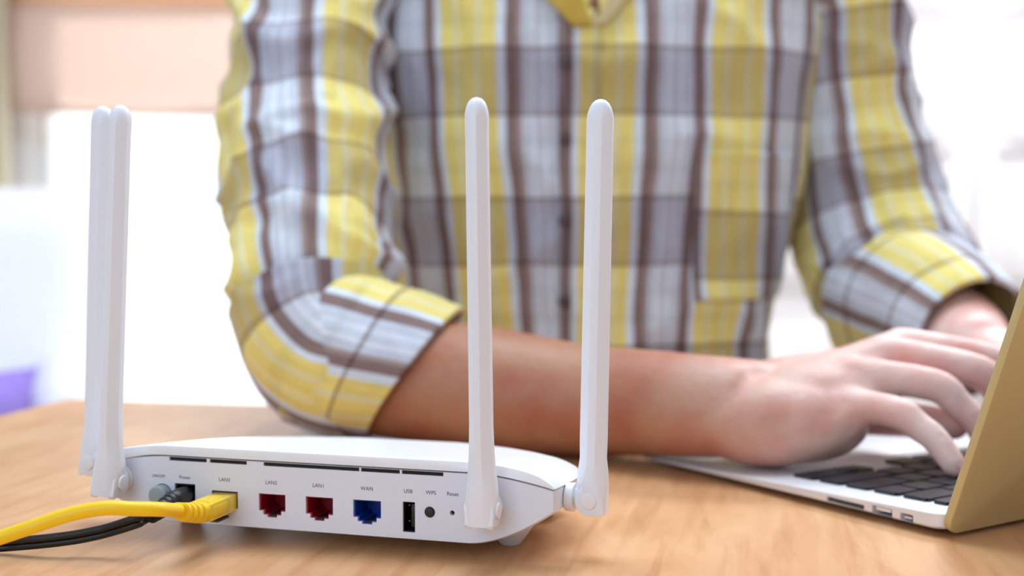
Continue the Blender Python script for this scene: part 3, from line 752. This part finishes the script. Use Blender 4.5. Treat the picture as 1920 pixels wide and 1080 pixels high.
# sleeves -------------------------------------------------------------
def sleeve(name, ctrl, uo, vo, amp, mat='plaid', tang=None, seg=72, nsub=16, th=.0016, up=Vector((0, -1, 0)), umul=1.0, vmul=1.0, open_end=True):
    P = catmull([tuple(p) + (r,) for p, r in ctrl], nsub); pts = [Vector(q[:3]) for q in P]; rr = [q[3] for q in P]
    fr = frames(pts, up); V = []; UV = []; F = []; L = 0
    rm = sum(rr) / len(rr)
    if tang:                                     # ring planes that lean away from the path
        nf = []
        for j, (p, t, n, b) in enumerate(fr):
            t = tang[0].lerp(tang[1], j / (len(fr) - 1)).normalized(); n = (up - t * up.dot(t)).normalized(); nf.append((p, t, n, t.cross(n)))
        fr = nf
    for j, ((p, t, n, b), r) in enumerate(zip(fr, rr)):
        if j: L += (pts[j] - pts[j - 1]).length
        for i in range(seg + 1):
            a_ = 2 * pi * i / seg + pi; d = n * cos(a_) + b * sin(a_); base_ = p + d * r
            am = amp(L, a_, base_) * min(1, (len(fr) - 1 - j) / nsub * .8 + .15)
            V.append(p + d * (r + am)); UV.append(((a_ - 2 * pi) * rm * umul + uo, -L * vmul + vo))
    for j in range(len(fr) - 1):
        for i in range(seg): a_ = j * (seg + 1) + i; F.append((a_, a_ + seg + 1, a_ + seg + 2, a_ + 1))
    o = mesh_obj(name, loc(V), F, M[mat], pe, smooth=True, uvs=UV)
    bake(o, ('WELD', dict(merge_threshold=.00002)), ('SOLIDIFY', dict(thickness=th, offset=0))); return o
def wr(k, dirv, seed):
    def f(L, a_, p):
        q = Vector((p.x * 9 - p.z * 5, p.y * 7, p.z * 13 + p.x * 6)) + Vector((seed, 0, seed))
        r1 = 1 - abs(noise.noise(q) * 2.0); s = Vector((p.x * 16 + p.z * 12, p.y * 10, p.z * 12 - p.x * 9)) + Vector((0, seed, 0))
        r2 = 1 - abs(noise.noise(s) * 2.0)
        return k * (.9 * max(r1, 0) ** 3 + .6 * max(r2, 0) ** 3 - .45) + k * .35 * noise.noise(p * 40)
    return f
right_up = [(Vector((-.055, 1.10, TZ + .372)), .056), (Vector((-.112, 1.088, TZ + .368)), .066), (W(602, -20, 1.03), .066), (W(580, 130, .995), .065), (W(578, 280, .960), .064), (W(588, 420, .920), .063), (W(587, 520, .888), .0575), (W(596, 620, .868), .0500)]
sleeve('sleeve', right_up, .107, .03, wr(.011, None, 3.0))
elbow = [(W(580, 570, .877), .0575), (W(592, 636, .862), .0535), (W(634, 682, .849), .0500), (W(690, 697, .842), .0475)]
cuffR = [(W(590, 648, .868), .0560), (W(650, 664, .855), .0565), (W(715, 681, .843), .0550), (W(780, 697, .832), .0528)]
sleeve('sleeve', elbow, .078, .03, wr(.004, None, 9.0))
def cuff(ctrl, uo, vo, seed, th=.004, **k2):
    k = .0035
    def am(L, a_, p): return k * noise.noise(p * 26 + Vector((seed, 0, 0)))
    o = sleeve('cuff', ctrl, uo, vo, am, mat='plaid_cuff', th=th, nsub=14, **k2); return o
cuff(cuffR, .051, .075, 5., umul=-1, vmul=-1, tang=(Vector((.93, -.10, -.30)), Vector((.79, -.12, -.58))))
left_up = [(Vector((.190, 1.10, TZ + .372)), .055), (Vector((.236, 1.098, TZ + .366)), .060), (W(1572, 0, 1.085), .057), (W(1590, 150, 1.085), .055), (W(1612, 290, 1.090), .059), (W(1632, 400, 1.085), .066), (W(1662, 490, 1.065), .069), (W(1700, 555, 1.03), .0635), (W(1745, 585, .99), .057)]
sleeve('sleeve', left_up, .03, .06, wr(.007, None, 21.0))
cuffL = [(W(1680, 560, 1.04), .065), (W(1725, 578, 1.00), .061), (W(1775, 602, .965), .0560), (W(1826, 634, .930), .0470)]
cuff(cuffL, .05, .09, 15.)

# body: one continuous remeshed skin ------------------------------------
SV = []; SF = []
def add(V, F):
    o_ = len(SV); SV.extend(V); SF.extend([tuple(i + o_ for i in f) for f in F])
def chain(pts, rad, **k): add(*tube(pts, rad, **k))
def ell(c, rx, ry, rz, m=None, n=16):
    V = []; F = []
    for j in range(n + 1):
        ph = -pi / 2 + pi * (j + .001) / (n + .002)
        for i in range(2 * n):
            a_ = pi * i / n; v = Vector((rx * cos(ph) * cos(a_), ry * cos(ph) * sin(a_), rz * sin(ph)))
            V.append(Vector(c) + (m @ v if m else v))
    for j in range(n):
        for i in range(2 * n): a_ = j * 2 * n + i; b_ = j * 2 * n + (i + 1) % (2 * n); F.append((a_, b_, b_ + 2 * n, a_ + 2 * n))
    F.append(tuple(range(2 * n))[::-1]); F.append(tuple(n * 2 * n + i for i in range(2 * n))); add(V, F)
# trunk
V = []; F = []; zr = [-.22 + .03 * i for i in range(23)]
for z in zr:
    hw, hd = tor(z)
    for i in range(48):
        a_ = 2 * pi * i / 48; c, s = cos(a_), sin(a_); r = (abs(c) ** NN + abs(s) ** NN) ** (-1 / NN)
        V.append(Vector((TCX + (hw - .014) * r * c, TCY + (hd - .014) * r * s, TZ + z)))
for j in range(len(zr) - 1):
    for i in range(48): a_ = j * 48 + i; b_ = j * 48 + (i + 1) % 48; F.append((a_, b_, b_ + 48, a_ + 48))
F.append(tuple(range(48))[::-1]); F.append(tuple((len(zr) - 1) * 48 + i for i in range(48))); add(V, F)
# neck, head
HC = Vector((TCX + .005, TCY - .045, TZ + .640))
chain([(TCX, TCY + .01, TZ + .40), (TCX, TCY, TZ + .48), (TCX + .003, TCY - .012, TZ + .56)], [.060, .056, .056])
ell(HC + Vector((0, .012, .02)), .076, .094, .098)
ell(HC + Vector((0, -.028, -.050)), .056, .058, .062)
ell(HC + Vector((0, -.075, -.095)), .020, .014, .014)
chain([HC + Vector((0, -.083, .02)), HC + Vector((0, -.098, -.010)), HC + Vector((0, -.108, -.022))], [.008, .010, .011])
for s in (-1, 1):
    ell(HC + Vector((s * .014, -.096, -.025)), .008, .009, .007); ell(HC + Vector((s * .078, .012, -.005)), .009, .019, .031)
    ell(HC + Vector((s * .030, -.078, .036)), .022, .010, .006)
ell(HC + Vector((0, -.083, -.052)), .024, .010, .005); ell(HC + Vector((0, -.082, -.064)), .021, .010, .006)
# seated lower body
chain([(TCX, TCY, TZ - .17), (TCX, TCY, TZ - .24)], [.13, .13])
for s in (-1, 1):
    chain([(TCX + s * .09, TCY, TZ - .24), (TCX + s * .12, TCY - .22, TZ - .235), (TCX + s * .13, TCY - .42, TZ - .25)], [.082, .070, .055])
    chain([(TCX + s * .13, TCY - .42, TZ - .25), (TCX + s * .13, TCY - .40, TZ - .48), (TCX + s * .13, TCY - .38, .08)], [.055, .052, .036])
    chain([(TCX + s * .13, TCY - .36, .036), (TCX + s * .14, TCY - .54, .030)], [.034, .028])
# right arm (near)
chain([(-.08, 1.095, TZ + .365), W(640, -60, 1.06), W(585, 200, .975), W(592, 560, .885), W(606, 668, .862)], [.048, .048, .044, .040, .038])
fa = [(W(606, 672, .862), .0385), (W(690, 697, .842), .0425), (W(780, 712, .8285), .0415), (W(900, 727, .806), .0408), (W(1000, 740, .789), .0382), (W(1100, 751, .771), .0350), (W(1200, 754, .748), .0325), (W(1290, 760, .727), .0308), (W(1350, 764, .716), .0295)]
chain([p for p, r in fa], [r for p, r in fa], seg=28)
Rw = W(1385, 768, .712)
MCP = dict(i=W(1692, 649, .748), m=W(1654, 666, .727), r=W(1600, 704, .707), p=W(1590, 762, .690))
PIP = dict(i=W(1862, 678, .745), m=W(1842, 700, .715), r=W(1762, 726, .694), p=W(1692, 778, .672))
DIP = dict(i=W(1925, 742, .745), m=W(1900, 772, .712), r=W(1832, 792, .688), p=W(1752, 822, .662))
TIP = dict(i=W(1940, 790, .748), m=W(1922, 826, .714), r=W(1858, 846, .684), p=W(1789, 872, .6545))
FR = dict(i=(.0105, .0095, .0085, .0072), m=(.0108, .0097, .0086, .0074), r=(.0102, .0092, .0083, .0072), p=(.0096, .0088, .0078, .0068))
for k in 'imrp':
    a0 = Rw + (MCP[k] - W(1600, 690, .72)) * .38 + Vector((0, 0, -.001))
    mid = a0.lerp(MCP[k], .55) + Vector((0, 0, -.0008))
    chain([a0, mid, MCP[k]], [.0185, .0142, .0116], seg=18)
    if k != 'i': chain([a0.lerp(mid, .3) + Vector((0, -.002, .0138)), mid + Vector((0, -.002, .0118)), MCP[k] + Vector((0, -.001, .0090))], [.0026, .0030, .0028], seg=10)
    up_dir = Vector((0, 0, 1))
    r = FR[k]; m1 = MCP[k].lerp(PIP[k], .5) + Vector((0, 0, .0015)); m2 = PIP[k].lerp(DIP[k], .5)
    chain([MCP[k], m1, PIP[k], m2, DIP[k], TIP[k]], [r[0] + .0012, r[0] - .0002, r[1] + .0004, r[2] + .0003, r[2], r[3]], seg=18)
    ell(MCP[k] + Vector((-.002, 0, .0030)), .0095, .0095, .0085); ell(PIP[k] + Vector((0, 0, .0018)), .0086, .0082, .0078)
# palm filling, heel of the hand, little-finger side
ell(W(1440, 790, .705), .042, .030, .0260); ell(W(1500, 790, .700), .040, .026, .0240); ell(W(1545, 740, .712), .042, .026, .0200)
chain([W(1345, 785, .712), W(1430, 808, .696), W(1520, 806, .690), W(1585, 785, .688)], [.0210, .0200, .0170, .0130], seg=20)
chain([W(1430, 735, .735), W(1550, 706, .738), W(1640, 682, .738)], [.0190, .0165, .013], seg=18)
chain([W(1280, 748, .729), W(1350, 748, .722), W(1430, 745, .722)], [.0270, .0255, .0220], seg=20)
# thumb, on the far side and below
TH = [W(1440, 780, .740), W(1560, 770, .755), W(1680, 785, .742), W(1750, 792, .728), W(1790, 800, .720)]
chain(TH, [.019, .0155, .0112, .0100, .0080], seg=18)
for k1, k2 in (('i', 'm'), ('m', 'r'), ('r', 'p')):   # webs
    c = (MCP[k1] + MCP[k2]) / 2; d = (PIP[k1] - MCP[k1]).normalized(); chain([c - d * .010 - Vector((0, 0, .003)), c + d * .004 - Vector((0, 0, .001))], [.0085, .0072], seg=12)
# left arm (far)
chain([(.215, 1.10, TZ + .365), W(1560, -20, 1.09), W(1605, 250, 1.09), W(1650, 500, 1.085)], [.046, .046, .042, .042])
LWr = Vector((.338, .898, TZ + .056))
chain([W(1650, 520, 1.08), W(1735, 590, 1.01), W(1800, 632, .94), LWr], [.041, .040, .0350, .0275], seg=24)
LB = LO + LW * .300 + LU * .132 + Vector((0, 0, .046))
for k, dx in enumerate((-.031, -.010, .011, .030)):
    mc = LB + LW * dx - Vector((0, 0, .002 * abs(k - 1))) + LU * (.004 * abs(k - 1))
    chain([LWr + (mc - LWr) * .15, mc], [.020, .0120], seg=16)
    dn = LU * -.038 * ((.040, .044, .041, .033)[k] / .040)
    chain([mc, mc + dn + Vector((0, 0, .004)), mc + dn * 1.65 + Vector((0, 0, -.012)), mc + dn * 1.80 + Vector((0, 0, -.026))], [.0110, .0098, .0086, .0072], seg=16)
chain([LWr + Vector((-.002, -.012, -.004)), LWr - LU * .055 - LW * .030 - Vector((0, 0, .008)), LWr - LU * .085 - LW * .034 - Vector((0, 0, .022))], [.017, .0125, .009], seg=16)
bodyo = mesh_obj('body', loc(SV), SF, M['skin'], pe)
bake(bodyo, ('REMESH', dict(mode='VOXEL', voxel_size=.0024, use_smooth_shade=True)), ('SMOOTH', dict(factor=.5, iterations=6)))
bodyo.data.materials.clear(); bodyo.data.materials.append(M['skin'])
# fingernails of the near hand
for k in 'imrp':
    d = (TIP[k] - DIP[k]).normalized(); side_ = d.cross(Vector((0, 0, 1))).normalized(); nrm = side_.cross(d).normalized()
    if nrm.dot(Vector((.6, 0, 1))) < 0: nrm = -nrm
    m = Matrix((side_, d, nrm)).transposed(); c = TIP[k] + nrm * (FR[k][3] - .0008) + d * .0005
    V = []; F = []
    for j in range(7):
        for i in range(7):
            a_ = (i / 6 * 2 - 1); b_ = (j / 6 * 2 - 1); rr_ = sqrt(max(0, 1 - .35 * b_ * b_))
            V.append(PINV @ (c + m @ Vector((a_ * .0046 * rr_, b_ * .0058, -.0022 * a_ * a_ - .0006 * b_ * b_))))
    for j in range(6):
        for i in range(6): q_ = j * 7 + i; F.append((q_, q_ + 1, q_ + 8, q_ + 7))
    o = mesh_obj('fingernail', V, F, M['nail'], pe, smooth=True); bake(o, ('SOLIDIFY', dict(thickness=.0008)))
# eyes, brows, hair
M['eye'] = material('eye_white', srgb(235, 232, 228), .2); M['iris'] = material('dark_iris', srgb(40, 26, 20), .2)
def ball(name, c, r, mat, sz=(1, 1, 1), par=None):
    bm = bmesh.new(); bmesh.ops.create_uvsphere(bm, u_segments=24, v_segments=16, radius=r); bmesh.ops.scale(bm, vec=sz, verts=bm.verts)
    bmesh.ops.translate(bm, vec=PINV @ Vector(c), verts=bm.verts); return from_bm(name, bm, mat, par or pe, smooth=True)
for s in (-1, 1):
    e_ = ball('eye', HC + Vector((s * .030, -.072, .018)), .011, M['eye'], (1.2, 1, .7)); ball('iris', HC + Vector((s * .030, -.082, .016)), .0045, M['iris'], (1, .5, 1), e_)
V = []; F = []; n = 28
for j in range(n + 1):
    ph = radians(-38) + radians(128) * j / n
    for i in range(48):
        a_ = 2 * pi * i / 48; fr_ = max(0, -sin(a_)); ph2 = max(ph, radians(38) * fr_ ** .5 + radians(-38) * (1 - fr_ ** .5))
        v = Vector((.084 * cos(ph2) * cos(a_), .103 * cos(ph2) * sin(a_) , .106 * sin(ph2))); v *= 1 + .03 * noise.noise(v * 60)
        V.append(PINV @ (HC + Vector((0, .014, .022)) + v))
for j in range(n):
    for i in range(48): a_ = j * 48 + i; b_ = j * 48 + (i + 1) % 48; F.append((a_, b_, b_ + 48, a_ + 48))
mesh_obj('hair', V, F, M['hair'], pe, smooth=True)
# trousers over hips and legs
SV.clear(); SF.clear()
chain([(TCX, TCY, TZ - .15), (TCX, TCY, TZ - .235)], [.148, .150])
for s in (-1, 1):
    chain([(TCX + s * .09, TCY, TZ - .24), (TCX + s * .12, TCY - .22, TZ - .235), (TCX + s * .13, TCY - .42, TZ - .25), (TCX + s * .13, TCY - .425, TZ - .33), (TCX + s * .13, TCY - .40, TZ - .50), (TCX + s * .13, TCY - .38, .13)], [.094, .082, .072, .066, .064, .058])
tr = mesh_obj('trousers', loc(SV), SF, M['jeans'], pe); bake(tr, ('REMESH', dict(mode='VOXEL', voxel_size=.006, use_smooth_shade=True)), ('SMOOTH', dict(factor=.5, iterations=6)))
tr.data.materials.clear(); tr.data.materials.append(M['jeans'])
for s in (-1, 1):
    bm = bmesh.new(); box_bm(bm, s * .135 - .050, s * .135 + .050, -.60, -.33, 0, .085, .035, 5); from_bm('shoe', bm, M['black'], pe, auto=60)
